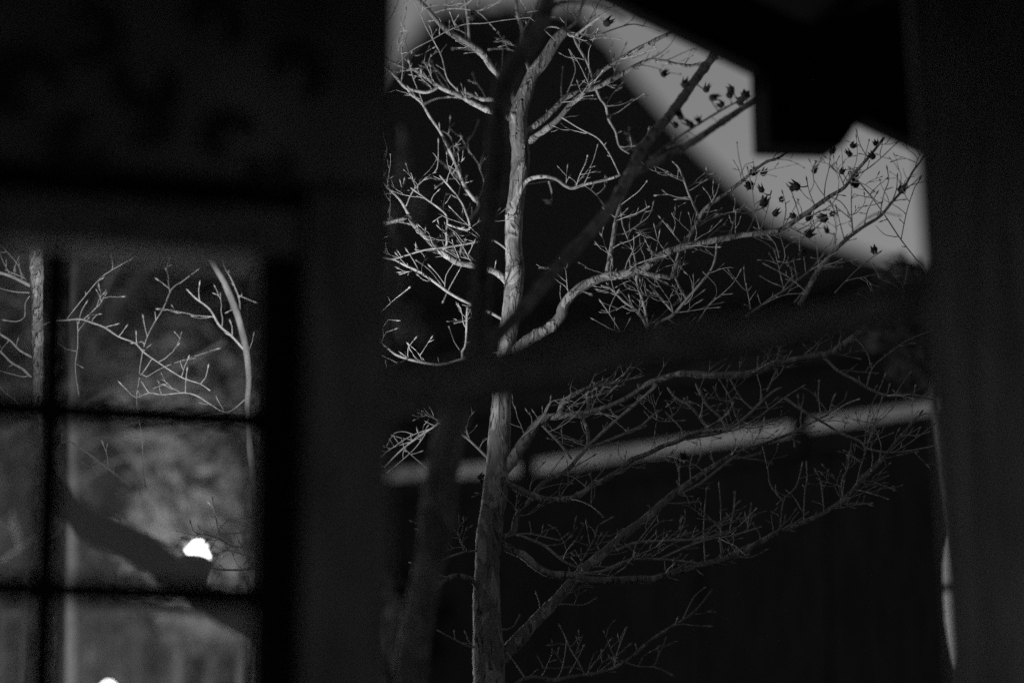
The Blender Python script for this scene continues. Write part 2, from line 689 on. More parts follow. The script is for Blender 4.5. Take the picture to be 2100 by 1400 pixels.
def capsules(tree, pts, size0=17):
    rng = random.Random(11)
    for (x, y) in pts:
        q, host, dist = tree.nearest(x, y)
        size = size0 * rng.uniform(.75, 1.2)
        d = q[2] + rng.uniform(-.05, .08)
        if dist > 5 and dist < 90:
            # stalk
            mx, my = (q[0] + x) / 2 + rng.uniform(-4, 4), (q[1] + y) / 2 + 3
            mb = MB()
            s = catmull([(q[0], q[1], q[2], 1.6), (mx, my, (q[2] + d) / 2, 1.3), (x, y + 2, d, 1.2)], 6)
            mb.tube([P(*k[:3]) for k in s], [k[3] * k[2] / F for k in s], 5, .05, 1)
            mb.build('stalk', tree.twigbark, host if host.parent is tree.o else tree.o, smooth=True)
        o = bpy.data.objects.new('seed_capsule', CAPS)
        COL.objects.link(o)
        o.parent = tree.o
        u = d / F
        o.location = P(x, y + size * .35, d) - origin_of(tree.o)
        o.scale = (size * u * rng.uniform(.75, 1.1), size * u * rng.uniform(.75, 1.1), size * u * rng.uniform(.9, 1.35))
        o.rotation_euler = (rng.uniform(-1, 1), rng.uniform(-1.3, 1.3), rng.uniform(0, 6))


# ---- tree A: pale flaking trunk, in focus
DA = 7.0
base = P(1012, 3370, DA)
base.z = 0
tA = Tree('deciduous_tree', 'pale flaky barked bare tree lit from below, slim trunk and spreading budded branches', 'tree', base,
          M['bark_pale'], M['bark_twig'], 'bare garden trees', seed=3)
trk = [(1012, 3420, 66), (1014, 2600, 50), (1010, 1900, 42), (1006, 1500, 35), (1003, 1400, 33), (1002, 1330, 32), (998, 1260, 30), (999, 1180, 26), (1003, 1100, 26), (1016, 1000, 26),
       (1025, 880, 22), (1030, 800, 20), (1040, 700, 19), (1048, 640, 19), (1056, 560, 19.5), (1053, 500, 19),
       (1055, 440, 18.5), (1062, 380, 18), (1068, 320, 18.5), (1064, 280, 20), (1063, 235, 19), (1078, 190, 17), (1093, 152, 14),
       (1118, 120, 13), (1140, 84, 12), (1160, 62, 10)]
tA.trunk([(x, y, DA, h) for x, y, h in trk], rough=.045, sides=20)
# left limbs
l = tA.limb
l([(1062, 222), (1036, 168), (1010, 141), (989, 111), (960, 89), (928, 71), (903, 50), (878, 21), (856, -4), (830, -40)], [9, 8, 8, 7, 5.5, 5], .05)
l([(962, 90), (960, 46), (954, 0), (950, -30)], [4, 3], .02, 1)
l([(1060, 248), (1030, 236), (1003, 227), (974, 214), (942, 196), (917, 186), (896, 175), (871, 157), (849, 143), (817, 134), (790, 120)], [8, 7.5, 7, 6, 5, 4, 3], .03)
l([(1060, 232), (1030, 212), (1006, 204), (989, 204), (967, 195), (948, 187)], [7, 6, 5, 3.5], .12, 2)
l([(898, 178), (878, 189), (856, 187), (831, 179), (814, 161), (796, 143), (775, 130)], [4.5, 4.2, 3.6, 3], -.03)
l([(1086, 36), (1074, 37), (1031, 42), (992, 48), (953, 50), (917, 64), (885, 82), (839, 107), (806, 143), (781, 179), (765, 196)], [1.3, 1.6, 1.9, 1.6], -.12, 6, d0=6.95)
l([(944, 194), (935, 182), (917, 161), (906, 118), (892, 89), (874, 57), (858, 20), (840, -10)], [2.6, 2.3, 1.6, 1.2], -.05, 4)
l([(836, 181), (842, 193), (864, 211), (881, 239), (903, 271), (921, 307), (935, 339), (953, 382), (974, 411)], [2.7, 3.2, 3.6, 4.4], .10, 7)
l([(1052, 592), (1020, 560), (985, 548), (949, 541), (935, 537), (905, 517), (881, 494), (849, 461), (838, 442), (828, 448), (800, 455), (770, 455)],
  [8.5, 8, 7.5, 7, 6.5, 5, 4], .02)
l([(838, 440), (821, 411), (799, 389), (781, 368), (768, 340)], [3.4, 2.8, 2.2], -.02, 3)
l([(799, 446), (799, 393), (785, 339), (790, 314)], [1.6, 1.2], 0, 2)
l([(833, 422), (846, 393), (874, 364), (896, 346), (899, 293)], [1.9, 1.3], -.03, 4)
l([(916, 500), (915, 475), (917, 446), (903, 429), (878, 411), (844, 386)], [2.8, 2.2], -.06, 5)
l([(962, 470), (953, 429), (939, 404), (921, 382), (903, 361)], [2.8, 2.2], -.05, 4)
l([(885, 496), (931, 479), (953, 464), (971, 439), (981, 425), (978, 405)], [5, 6, 5, 4], .18, 4)
l([(1050, 520), (1010, 492), (974, 497), (921, 506), (885, 510), (860, 515), (831, 524), (803, 531), (778, 526)], [2.7, 2.5, 2.2], -.08, 6)
l([(1044, 662), (1000, 638), (956, 619), (931, 606), (910, 592), (881, 571), (856, 555), (831, 544), (810, 533), (790, 528)], [4.2, 3.8, 3.2, 2.4], -.04, 4)
l([(858, 553), (848, 534), (837, 517)], [1.6, 1.2], 0, 0)
l([(912, 589), (915, 564), (931, 539)], [1.6, 1.2], 0, 0)
l([(910, 580), (897, 562), (885, 549)], [1.3, 1], 0, 0)
l([(1036, 722), (990, 725), (949, 735), (910, 746), (885, 746), (849, 739), (814, 728), (796, 714), (781, 699), (774, 660), (785, 635)], [3, 2.8, 3.6, 3.4, 2.2, 1.4], -.05, 5)
l([(783, 700), (792, 681), (806, 676)], [1.6, 1.2], 0, 1)
l([(837, 735), (837, 714), (849, 697)], [1.4, 1.1], 0, 0)
l([(949, 735), (948, 720), (955, 703), (958, 631)], [2.8, 2.6], -.1, 2)
# cluster at lower left
l([(1020, 960), (960, 900), (910, 868), (885, 878), (828, 918), (788, 958)], [3, 2.7, 2.2, 1.8], .12, 6)
l([(885, 878), (840, 895), (785, 932)], [1.8, 1.4], 0, 4)
l([(872, 890), (848, 922), (802, 962)], [1.8, 1.3], .03, 4)
l([(828, 918), (850, 938), (872, 956)], [1.6, 1.2], .02, 1)
l([(845, 905), (800, 920), (778, 945)], [1.6, 1.2], .02, 3)
# upper right limbs
l([(1066, 290), (1081, 271), (1117, 243), (1139, 221), (1160, 200), (1189, 189), (1224, 179), (1253, 164), (1278, 150), (1303, 136), (1332, 124), (1360, 126), (1396, 134), (1436, 134), (1470, 120)],
  [9, 8, 7, 6.4, 6, 5.4, 4.6, 4], .06)
l([(1068, 308), (1096, 282), (1121, 264), (1146, 243), (1171, 214), (1196, 193), (1217, 164), (1239, 143), (1267, 125), (1296, 107), (1331, 89), (1360, 75), (1420, 50)],
  [9, 7.5, 6.5, 6, 5.5, 5, 4.5], -.1)
l([(1062, 420), (1066, 400), (1074, 379), (1089, 366), (1117, 362), (1142, 368), (1156, 379), (1174, 386), (1196, 379), (1224, 373), (1253, 366), (1271, 359)],
  [7, 5.5, 4.4, 4, 3.6, 3.2], -.12, 5)
l([(1176, 384), (1199, 357), (1214, 336), (1224, 304)], [1.8, 1.3], 0, 2)
l([(1271, 359), (1253, 321), (1235, 293), (1221, 280), (1189, 264), (1160, 246)], [2.6, 2.6, 2.2], .02, 3)
l([(1160, 198), (1176, 160), (1180, 140), (1172, 113)], [1.8, 1.3], 0, 1)
l([(1152, 205), (1151, 175), (1154, 142)], [2, 1.4], .1, 1)
l([(1222, 183), (1232, 205), (1242, 217), (1248, 245), (1262, 270), (1270, 300), (1290, 315)], [2.8, 3, 2.4, 1.6], .1, 5)
l([(1243, 216), (1255, 195), (1275, 172)], [1.8, 1.3], .02, 1)
l([(1217, 168), (1205, 130), (1185, 95), (1176, 74)], [3, 3, 3], .05, 3)
# crown twigs against the sky at the top
l([(1160, 64), (1177, 74), (1212, 48), (1246, 24), (1290, -8)], [4, 3.6, 3, 2.4], -.1, 6)
l([(1158, 62), (1195, 72), (1225, 72), (1260, 60), (1300, 50), (1345, 62)], [2.6, 2.4, 1.8], .05, 6)
l([(1160, 62), (1183, 43), (1194, 10), (1200, -20)], [3.4, 2.6], .12, 2)
l([(1160, 60), (1161, 50), (1164, 15), (1170, -20)], [1.8, 1.3], .05, 2)
l([(1158, 64), (1140, 56), (1122, 56), (1112, 62)], [2.6, 2], .0, 0)
l([(1178, 76), (1200, 84), (1230, 78), (1265, 80)], [1.8, 1.3], -.05, 3)
l([(1200, 56), (1215, 30), (1230, 2), (1236, -15)], [1.6, 1.2], .1, 3)
l([(1090, 155), (1072, 104), (1070, 60), (1062, 30), (1058, -10)], [5, 5, 4.4, 4], .15, 3)
l([(1075, 60), (1090, 34), (1108, 0)], [2.8, 2.4], .15, 2)
l([(954, 20), (985, 22), (1015, 10), (1050, -10)], [1.8, 1.4], .05, 3)
l([(885, 30), (905, 22), (935, 18), (980, 26), (1010, 55)], [1.8, 1.4], -.05, 4)
l([(776, 60), (800, 36), (815, 5), (818, -12)], [1.5, 1.2], .1, 3, attach=False, d0=7.05)
l([(798, 145), (803, 85), (812, 72), (828, 45), (832, 25)], [1.6, 1.2], .0, 3)
# middle right limb and its shoots
l([(1040, 740), (1056, 717), (1096, 689), (1124, 674), (1149, 650), (1157, 625), (1181, 597), (1206, 581), (1242, 567), (1281, 562), (1317, 553), (1339, 535), (1362, 520), (1400, 506), (1454, 495), (1516, 483),
   (1570, 477), (1605, 469), (1640, 446), (1672, 424), (1700, 404), (1732, 384), (1748, 360), (1780, 324), (1812, 284)],
  [12, 14, 13.5, 12, 11, 10, 8, 7.2, 6.8, 6, 5, 4.2, 3], -.1, 12)
l([(1244, 564), (1250, 530), (1256, 498), (1262, 460), (1270, 428), (1279, 402), (1283, 384)], [6, 5.8, 5.6, 5, 2.4], .08, 2)
l([(1277, 480), (1306, 463), (1331, 443), (1339, 421)], [2, 1.5], .02, 3)
l([(1262, 446), (1244, 432)], [2, 1.5], 0, 0)
l([(1313, 557), (1339, 564), (1358, 566), (1377, 568), (1387, 543), (1394, 518), (1408, 493), (1427, 464), (1438, 440), (1456, 420), (1488, 397), (1520, 373), (1544, 352), (1572, 332), (1596, 324), (1630, 300)],
  [6, 6, 6, 5.5, 5, 4.4, 3.4, 2.4], .04, 6)
l([(1432, 440), (1418, 410), (1412, 396), (1394, 348), (1380, 332)], [3, 2.7, 2], .02, 3)
l([(1416, 390), (1444, 372)], [1.8, 1.3], 0, 0)
l([(1428, 466), (1460, 448), (1504, 434), (1530, 438), (1560, 428)], [2.4, 2, 1.5], .05, 4)
l([(1504, 436), (1508, 412), (1506, 405)], [1.4, 1.1], 0, 0)
l([(1398, 500), (1380, 478), (1357, 450)], [2.2, 1.7], .0, 2)
l([(1508, 484), (1509, 440)], [1.4, 1.1], 0, 1)
l([(1306, 556), (1300, 520), (1290, 495), (1277, 462), (1274, 440)], [2.6, 2.4, 2], .12, 2)
l([(1306, 560), (1306, 580), (1319, 620), (1331, 675), (1334, 692)], [3, 3, 3], .05, 2)
l([(1332, 684), (1310, 641), (1278, 617), (1253, 592), (1235, 587)], [3, 3, 2.7, 2.3], -.04, 3)
l([(1334, 690), (1345, 668), (1358, 657), (1381, 645), (1408, 614), (1435, 583), (1454, 560), (1466, 533), (1470, 499)], [4.2, 3.8, 3.2, 2.7], -.05, 5)
l([(1381, 641), (1358, 614), (1335, 587)], [2.8, 2.6], .0, 2)
l([(1340, 600), (1325, 616), (1320, 622)], [1.8, 1.4], .0, 0)
l([(1406, 610), (1389, 580), (1383, 560), (1380, 548)], [3, 2.6], .05, 2)
l([(1404, 624), (1424, 610), (1439, 599)], [2.2, 1.8], 0, 1)
l([(1276, 712), (1274, 685), (1256, 653), (1235, 622)], [2.3, 2], -.03, 2, attach=False, d0=6.95)
l([(1275, 686), (1289, 660)], [1.7, 1.3], 0, 0)
l([(1281, 562), (1285, 540), (1299, 512), (1300, 494)], [1.8, 1.4], -.03, 1)
l([(1342, 534), (1352, 480)], [1.6, 1.2], -.03, 0)
l([(1342, 530), (1326, 498)], [1.4, 1.1], 0, 0)
l([(1431, 660), (1454, 626), (1485, 599), (1504, 580), (1516, 560)], [1.8, 1.4], -.1, 2, attach=False, d0=6.98)
l([(1539, 634), (1535, 607), (1528, 576), (1526, 553)], [1.9, 1.5], .05, 5, attach=False, d0=7.0)
l([(1530, 648), (1547, 637), (1578, 614), (1609, 595), (1639, 572), (1663, 552), (1690, 520)], [3.2, 3, 2.4, 2], .1, 6, attach=False, d0=7.05)
l([(1640, 625), (1655, 599), (1670, 568), (1693, 534), (1732, 494), (1772, 464), (1804, 444), (1828, 416), (1852, 388), (1872, 352), (1886, 334), (1910, 300)],
  [6.4, 6, 5, 4.4, 3.8, 3.2, 2.6, 2], -.05, 7, attach=False, d0=7.1)
l([(1900, 560), (1892, 548), (1848, 492), (1816, 444), (1784, 400), (1760, 372), (1745, 350)], [2.2, 2.2, 1.8], -.03, 5, attach=False, d0=6.98)
l([(1848, 490), (1860, 432), (1876, 384), (1884, 372)], [1.8, 1.4], 0, 3)
l([(1750, 484), (1746, 432), (1746, 384), (1742, 362)], [2.2, 1.7], .0, 2)
l([(1746, 450), (1724, 432), (1700, 414)], [1.9, 1.5], .0, 2)
l([(1690, 418), (1692, 380), (1700, 345), (1702, 320)], [2, 1.5], .02, 2)
l([(1640, 446), (1626, 400), (1618, 385)], [1.8, 1.3], 0, 0)
l([(1560, 478), (1548, 430), (1542, 385), (1534, 350)], [1.9, 1.4], .03, 3)
l([(1560, 470), (1572, 436), (1580, 400)], [1.6, 1.2], .02, 1)
l([(1582, 478), (1585, 450), (1588, 440)], [1.5, 1.2], .02, 0)
l([(1620, 466), (1650, 480), (1670, 470), (1690, 450)], [2, 1.5], .05, 3)
l([(1640, 470), (1640, 500), (1650, 480)], [1.7, 1.3], .05, 1)
l([(1630, 620), (1660, 580), (1690, 545), (1720, 505), (1790, 440), (1842, 442)], [2.4, 2.2, 1.8], .5, 3, attach=False, d0=7.2)
l([(1608, 595), (1600, 560), (1590, 520)], [1.7, 1.3], 0, 3)
l([(1655, 600), (1620, 570), (1575, 545)], [1.7, 1.3], 0, 2)
l([(1712, 600), (1760, 550), (1800, 520)], [1.7, 1.3], 0, 3, attach=False, d0=6.95)
# limbs below the brace
l([(1036, 960), (1060, 928), (1081, 899), (1100, 870), (1117, 856), (1146, 853), (1199, 846), (1242, 835), (1289, 814), (1331, 785), (1356, 776)],
  [17, 15, 13, 9, 7, 6.5, 6, 6.2, 6.5], -.05, 3)
l([(1356, 776), (1393, 766), (1416, 766), (1454, 769), (1493, 769), (1531, 767), (1562, 757), (1589, 747), (1628, 738), (1666, 732), (1697, 726), (1724, 711), (1751, 691), (1778, 668), (1805, 651), (1850, 620)],
  [7, 8, 8.8, 8.8, 8.2, 8, 7.5, 6.5, 5], -.25, 6)
l([(1146, 849), (1158, 822), (1189, 803), (1224, 790), (1260, 785), (1289, 778), (1320, 770)], [7, 6, 5, 3.4, 2.2], .04, 4)
l([(1203, 917), (1260, 864), (1303, 828), (1345, 790)][::-1], [4, 4, 4], .08, 2)
l([(1203, 806), (1206, 831), (1197, 856), (1206, 889), (1203, 917), (1185, 939), (1160, 966), (1114, 990), (1092, 1021), (1071, 1039), (1058, 1064), (1053, 1089), (1035, 1100)][::-1],
  [8, 7, 6.4, 5.6, 5, 4, 3.6], .1, 3)
l([(1121, 881), (1149, 910), (1171, 939)], [3, 2.8], .03, 3)
l([(1210, 917), (1274, 892), (1300, 880), (1317, 871), (1349, 842)], [3.4, 3, 2.4], .12, 4)
l([(1206, 832), (1235, 818), (1260, 795)], [2.2, 1.7], -.05, 2)
l([(1168, 836), (1190, 828), (1204, 822)], [1.8, 1.4], .05, 1)
l([(1071, 896), (1099, 871), (1124, 835)], [2.6, 2.2], -.06, 2)
l([(1690, 732), (1720, 761), (1755, 780), (1786, 799), (1817, 811), (1840, 811), (1867, 809), (1890, 813), (1917, 819)], [3.2, 3, 3, 2.4], .05, 5)
l([(1778, 790), (1790, 753), (1821, 726), (1859, 699), (1909, 678)], [2.4, 2, 1.6], -.05, 2)
l([(1786, 752), (1778, 722), (1759, 699)], [1.8, 1.4], 0, 1)
l([(1574, 800), (1593, 757)][::-1], [3, 2.6], .02, 1)
l([(1593, 740), (1600, 712)], [3, 2.2], 0, 0)
l([(1400, 900), (1485, 884), (1531, 853), (1566, 819), (1585, 803), (1600, 795)], [4, 3.4, 2.6], .06, 5, attach=False, d0=6.95)
l([(1490, 884), (1516, 878), (1562, 850), (1609, 815), (1643, 794)], [2.6, 2.2], .05, 4)
l([(1493, 882), (1474, 853), (1447, 826), (1427, 788)], [3, 2.7], -.03, 2)
l([(1454, 882), (1439, 861), (1416, 834), (1385, 815), (1370, 796)], [3, 2.7], -.03, 2)
l([(1516, 864), (1508, 850), (1497, 815), (1479, 784)], [2.3, 1.9], -.03, 2)
l([(1531, 828), (1516, 811), (1501, 784)], [2.2, 1.9], -.03, 1)
l([(1402, 898), (1396, 877), (1373, 853)], [2.2, 1.8], 0, 1)
l([(1774, 925), (1782, 846), (1801, 803), (1813, 774)], [1.9, 1.5], .04, 3)
l([(1782, 884), (1832, 834), (1840, 803), (1863, 769)], [1.7, 1.3], .0, 2)
l([(1609, 815), (1647, 842), (1693, 869), (1724, 888), (1763, 904), (1778, 919), (1817, 927), (1859, 925), (1921, 913)], [3, 3, 2.4, 1.8], .06, 5)
# boughs crossing the pale band and lower
l([(1030, 990), (1049, 996), (1081, 1011), (1110, 1021), (1146, 1025), (1181, 1018), (1210, 1000), (1239, 984), (1271, 964), (1296, 943), (1331, 929), (1358, 915), (1389, 905), (1416, 892), (1454, 884), (1490, 884)],
  [9, 8, 7.6, 7.4, 7, 6.4, 5.6, 4.6, 4], -.06, 5)
l([(1283, 953), (1268, 930), (1268, 915)], [1.7, 1.3], 0, 1)
l([(1320, 945), (1340, 946), (1362, 944), (1374, 932)], [1.8, 1.4], 0, 1)
l([(1160, 966), (1190, 950), (1214, 936)], [2.4, 1.6], .0, 1)
l([(1126, 975), (1140, 955), (1150, 942)], [1.7, 1.3], 0, 0)
l([(1016, 1350), (1031, 1343), (1064, 1311), (1099, 1271), (1135, 1236), (1164, 1204), (1192, 1171), (1235, 1136), (1289, 1089), (1331, 1057), (1374, 1018), (1400, 1000), (1454, 961), (1512, 927), (1570, 907), (1620, 888), (1700, 850)],
  [19, 17, 14, 12.5, 11, 10, 9, 7, 5, 3.4, 2.8, 2], .35, 8)
l([(1374, 1018), (1420, 1000), (1450, 980), (1475, 960), (1520, 925)], [3.4, 3, 2.6], .1, 3)
l([(1021, 1108), (1046, 1126), (1074, 1139), (1099, 1161), (1131, 1177), (1171, 1179), (1214, 1189), (1260, 1189), (1317, 1187), (1338, 1187), (1384, 1174), (1433, 1159), (1483, 1148), (1521, 1129), (1559, 1111), (1590, 1094), (1635, 1075),
   (1681, 1056), (1727, 1026), (1769, 984), (1803, 950), (1841, 900), (1872, 868), (1892, 842)],
  [10, 9.5, 9, 9, 9, 8.6, 8, 7, 6, 5, 4, 3.2, 2.4], -.08, 14)
l([(1180, 1176), (1235, 1170), (1290, 1148), (1350, 1146), (1414, 1152), (1450, 1156)], [2.8, 3.2, 3, 2.4], .1, 5)
l([(1260, 1128), (1305, 1112), (1369, 1108), (1437, 1104), (1500, 1090)], [4, 3.4, 2.8, 2], .1, 5)
l([(1357, 1144), (1405, 1122), (1450, 1106), (1500, 1098), (1560, 1080)], [3, 2.6, 2], .1, 4)
l([(1300, 1148), (1302, 1120), (1320, 1095), (1345, 1062)], [2.6, 2], .1, 3)
l([(1035, 1102), (1060, 1095), (1089, 1094), (1117, 1100), (1149, 1107), (1160, 1098)], [2.6, 2.3, 1.9], -.08, 3)
l([(1064, 1096), (1092, 1107), (1117, 1118), (1139, 1136), (1160, 1152), (1185, 1163)], [3.2, 3, 2.7], -.02, 2)
l([(1117, 1118), (1150, 1115), (1166, 1104)], [1.8, 1.4], 0, 0)
l([(1185, 1166), (1203, 1132), (1221, 1100), (1226, 1079), (1249, 1064)], [2.6, 2.2, 1.8], -.08, 3)
l([(1209, 1112), (1203, 1075)], [1.5, 1.2], 0, 0)
l([(1223, 1098), (1252, 1098), (1272, 1088)], [1.6, 1.3], 0, 0)
l([(1206, 1128), (1222, 1122), (1238, 1102)], [1.8, 1.4], 0, 0)
l([(985, 1215), (974, 1196), (964, 1186), (939, 1180), (917, 1186), (895, 1205)], [7, 6.5, 6, 5.5, 5], -.1, 0)
l([(990, 1130), (960, 1130), (925, 1140), (905, 1150)], [2.7, 2.3], -.05, 1)
l([(1000, 1330), (965, 1325), (935, 1312), (905, 1296)], [2.6, 2], -.05, 2)
l([(1020, 1290), (1040, 1290), (1055, 1282), (1062, 1268)], [2.6, 2], -.05, 0)
l([(1131, 1240), (1160, 1238), (1195, 1240), (1216, 1230)], [2.2, 1.7], -.05, 1)
l([(1110, 1256), (1105, 1230), (1102, 1222)], [1.8, 1.5], 0, 0)
# low bough
l([(1022, 1440), (1060, 1402), (1081, 1390), (1110, 1388), (1135, 1394), (1181, 1386), (1224, 1380), (1260, 1368), (1296, 1346), (1331, 1315), (1376, 1285), (1414, 1262), (1437, 1239), (1460, 1209)],
  [6, 5.4, 5, 4.4, 3.6, 2.8, 1.8], -.1, 8)
l([(1198, 1380), (1185, 1354), (1171, 1332), (1160, 1307), (1151, 1289)], [2.2, 1.7], -.02, 3)
l([(1205, 1378), (1228, 1346), (1249, 1316)], [1.7, 1.3], 0, 1)
l([(1262, 1366), (1258, 1350), (1276, 1335), (1287, 1325)], [1.9, 1.5], -.02, 1)
l([(1076, 1388), (1060, 1364), (1046, 1346)], [2.4, 1.9], 0, 0)
l([(1170, 1326), (1181, 1314)], [1.6, 1.3], 0, 0)
# right hand shoots
for a in ([(1599, 1092), (1607, 1027), (1631, 1000), (1640, 975), (1644, 957)], [(1607, 1028), (1580, 994), (1574, 960), (1566, 925)],
          [(1648, 1070), (1649, 1040), (1651, 1000), (1655, 985), (1654, 955)], [(1728, 1024), (1726, 984), (1737, 965), (1742, 932)],
          [(1756, 998), (1764, 960), (1772, 935)], [(1446, 1150), (1443, 1080), (1448, 1010)], [(1478, 1148), (1478, 1040), (1475, 998)],
          [(1512, 1134), (1480, 1090), (1470, 1076), (1442, 1050)], [(1474, 1080), (1520, 1062), (1562, 1050)],
          [(1575, 1104), (1620, 1062), (1628, 1050)], [(1690, 1050), (1684, 990), (1676, 970)], [(1727, 1026), (1765, 1012), (1790, 1000)],
          [(1590, 1094), (1640, 1065), (1650, 1056)], [(1700, 850), (1706, 825), (1710, 815)], [(1836, 925), (1871, 904), (1911, 873)],
          [(1604, 468), (1612, 430), (1606, 400)], [(1672, 424), (1660, 395), (1655, 372)], [(1732, 384), (1720, 356), (1708, 344)],
          [(1780, 324), (1765, 300), (1758, 275)], [(1804, 444), (1812, 400), (1822, 372), (1820, 350)], [(1828, 416), (1838, 390), (1840, 366)],
          [(1852, 388), (1868, 380), (1884, 366)], [(1748, 360), (1770, 352), (1800, 330), (1836, 296)], [(1640, 446), (1668, 440), (1700, 424), (1712, 410)],
          [(1700, 404), (1724, 414), (1742, 440), (1748, 470)], [(1732, 494), (1722, 455), (1716, 430)], [(1772, 464), (1780, 430), (1796, 400)],
          [(1570, 477), (1590, 500), (1596, 520)], [(1456, 420), (1470, 395), (1476, 372)], [(1520, 373), (1516, 350), (1508, 336)],
          [(1505, 1140), (1540, 1142), (1566, 1130)], [(1240, 985), (1275, 965), (1312, 945)]):
    l(a, [2.1, 1.5], -.03, 2)
# many minor twigs of the crown, each rooted on a traced branch
rng = random.Random(5)
hosts = [(o, s) for o, s in tA.limbs if o.name.startswith('branch')]
for o, s in hosts:
    for k in range(max(1, int(len(s) / 10))):
        i = rng.randrange(len(s) // 5, len(s) - 1)
        x, y, d, h = s[i]
        dx, dy = s[i + 1][0] - s[i - 1][0], s[i + 1][1] - s[i - 1][1]
        a = math.atan2(dy, dx) + rng.choice((-1, 1)) * rng.uniform(.3, 1.0)
        if math.sin(a) > .3:
            a = -abs(a)
        pts = [(x, y)]
        for j in range(3):
            a += rng.uniform(-.4, .4)
            st = rng.uniform(12, 38)
            pts.append((pts[-1][0] + st * math.cos(a), pts[-1][1] + st * math.sin(a)))
        l(pts, [1.5, 1.1], rng.uniform(-.3, .45), rng.choice((0, 1, 2, 3)))
CAPPX = [(365, 460), (388, 485), (510, 450), (485, 490), (535, 505), (460, 530), (570, 480), (245, 600), (215, 640), (305, 630), (340, 610),
         (600, 880), (655, 885), (600, 940), (660, 975), (660, 1045), (715, 1090), (800, 960), (850, 950), (755, 1015), (820, 1100), (885, 1115),
         (920, 875), (880, 1190), (1015, 770), (1115, 745), (1115, 790), (1060, 880), (1235, 800), (1245, 735), (1150, 890), (1150, 940),
         (1365, 965), (985, 1105), (1015, 1090), (995, 1185), (1235, 1280), (850, 1300), (140, 375), (255, 430)]
ALLC = [(1300 + x / 2.5, y / 2.5) for x, y in CAPPX] + [(969, 34), (1214, 86), (1239, 46), (1405, 936), (981, 978), (1131, 408), (878, 1190)]
CAPB = [c for c in ALLC if 1370 < c[0] < 1540 and c[1] < 265]
capsules(tA, [c for c in ALLC if c not in CAPB])
# peeling bark flakes on the lit trunk
rng = random.Random(9)
for k in range(16):
    y = rng.uniform(175, 620)
    q, _, _ = tA.nearest(1060, y)
    q = min(tA.limbs[0][1], key=lambda s: abs(s[1] - y))
    c = P(q[0], q[1], DA)
    r = q[3] * DA / F
    a0 = rng.uniform(-2.7, -.4)          # faces the viewer
    ln, wd = rng.uniform(.01, .03), rng.uniform(.3, .8)
    lift = rng.uniform(.0004, .0022)
    mb = MB()
    v, f = [], []
    for i in range(4):
        t = i / 3
        for j in range(3):
            aa = a0 + wd * (j / 2 - .5) * (1 - .6 * abs(t - .5)) + .25 * t * math.sin(k)
            rr = r * 1.015 + lift * t * t * 2
            v.append(c + Vector((math.cos(aa) * rr, math.sin(aa) * rr, ln * (t - .5))))
    for i in range(3):
        for j in range(2):
            f.append((i * 3 + j, i * 3 + j + 1, i * 3 + j + 4, i * 3 + j + 3))
    mb.add(v, f)
    mb.build('bark_flake', M['bark_pale'], tA.o, smooth=True)

# ---- tree B: nearer dark trunk
DB = 5.65
base = P(838, 3600, DB)
base.z = 0
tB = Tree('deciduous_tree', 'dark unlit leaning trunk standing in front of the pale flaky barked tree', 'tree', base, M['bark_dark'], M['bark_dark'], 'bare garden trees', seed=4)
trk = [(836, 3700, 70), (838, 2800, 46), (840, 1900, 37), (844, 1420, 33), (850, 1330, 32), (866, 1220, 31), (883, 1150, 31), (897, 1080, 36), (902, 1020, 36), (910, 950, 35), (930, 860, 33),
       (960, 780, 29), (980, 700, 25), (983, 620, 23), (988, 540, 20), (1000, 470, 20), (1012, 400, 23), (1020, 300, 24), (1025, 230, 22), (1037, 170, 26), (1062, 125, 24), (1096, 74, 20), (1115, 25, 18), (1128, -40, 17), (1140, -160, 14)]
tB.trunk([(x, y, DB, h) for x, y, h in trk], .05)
tB.limb([(985, 730), (1020, 690), (1074, 631), (1110, 588), (1153, 539), (1217, 470), (1262, 412), (1292, 358), (1324, 296), (1380, 228), (1432, 156), (1462, 116), (1510, 40)],
        [17, 17, 17, 16, 14, 13, 12, 11, 9], 1.1, 0)
tB.limb([(1290, 362), (1310, 350), (1400, 304), (1470, 258), (1532, 216), (1600, 170)], [11, 9, 8, 7], .25, 2)
tB.limb([(1300, 356), (1335, 325), (1380, 290), (1440, 250), (1500, 215), (1535, 200)], [3.2, 2.8, 2.2], .25, 8)
tB.limb([(1110, 40), (1140, 12), (1180, 5), (1225, 12), (1280, 40)], [9, 7, 6, 4], -.1, 0)
tB.limb([(1000, 470), (970, 440), (940, 420), (900, 380)], [4, 3, 2.2], -.3, 2)
tB.limb([(870, 1220), (840, 1200), (805, 1190), (795, 1170)], [3, 2], -.1, 2)
tB.limb([(870, 1010), (858, 985), (845, 960)], [2.6, 2], .1, 1)
tB.limb([(850, 1330), (825, 1310), (800, 1320)], [2.6, 2], .1, 1)

capsules(tB, CAPB)

# ---- tree C: rough pale trunk behind the lattice window
DC = 7.15
base = P(100, 3450, DC)
base.z = 0
tC = Tree('deciduous_tree', 'rough pale bare trunk with thin budded twigs behind the window lattice', 'tree', base, M['bark_rough'], M['bark_twig'], 'bare garden trees', seed=6)
trk = [(104, 3500, 40), (104, 2400, 26), (98, 1500, 17), (90, 1000, 14), (80, 830, 13), (77, 700, 13), (76, 620, 13.5), (75, 560, 15), (72, 500, 16), (66, 380, 14), (60, 200, 10), (50, 60, 5)]
tC.trunk([(x, y, DC, h) for x, y, h in trk], .09)
c = tC.limb
c([(72, 590), (39, 574), (20, 565), (0, 559), (-40, 548)], [5, 4.4, 4, 3], -.02, 3)
c([(45, 574), (38, 545), (14, 515), (0, 500)], [2.2, 1.7], 0, 3)
c([(20, 562), (8, 540), (0, 520)], [1.8, 1.4], 0, 2)
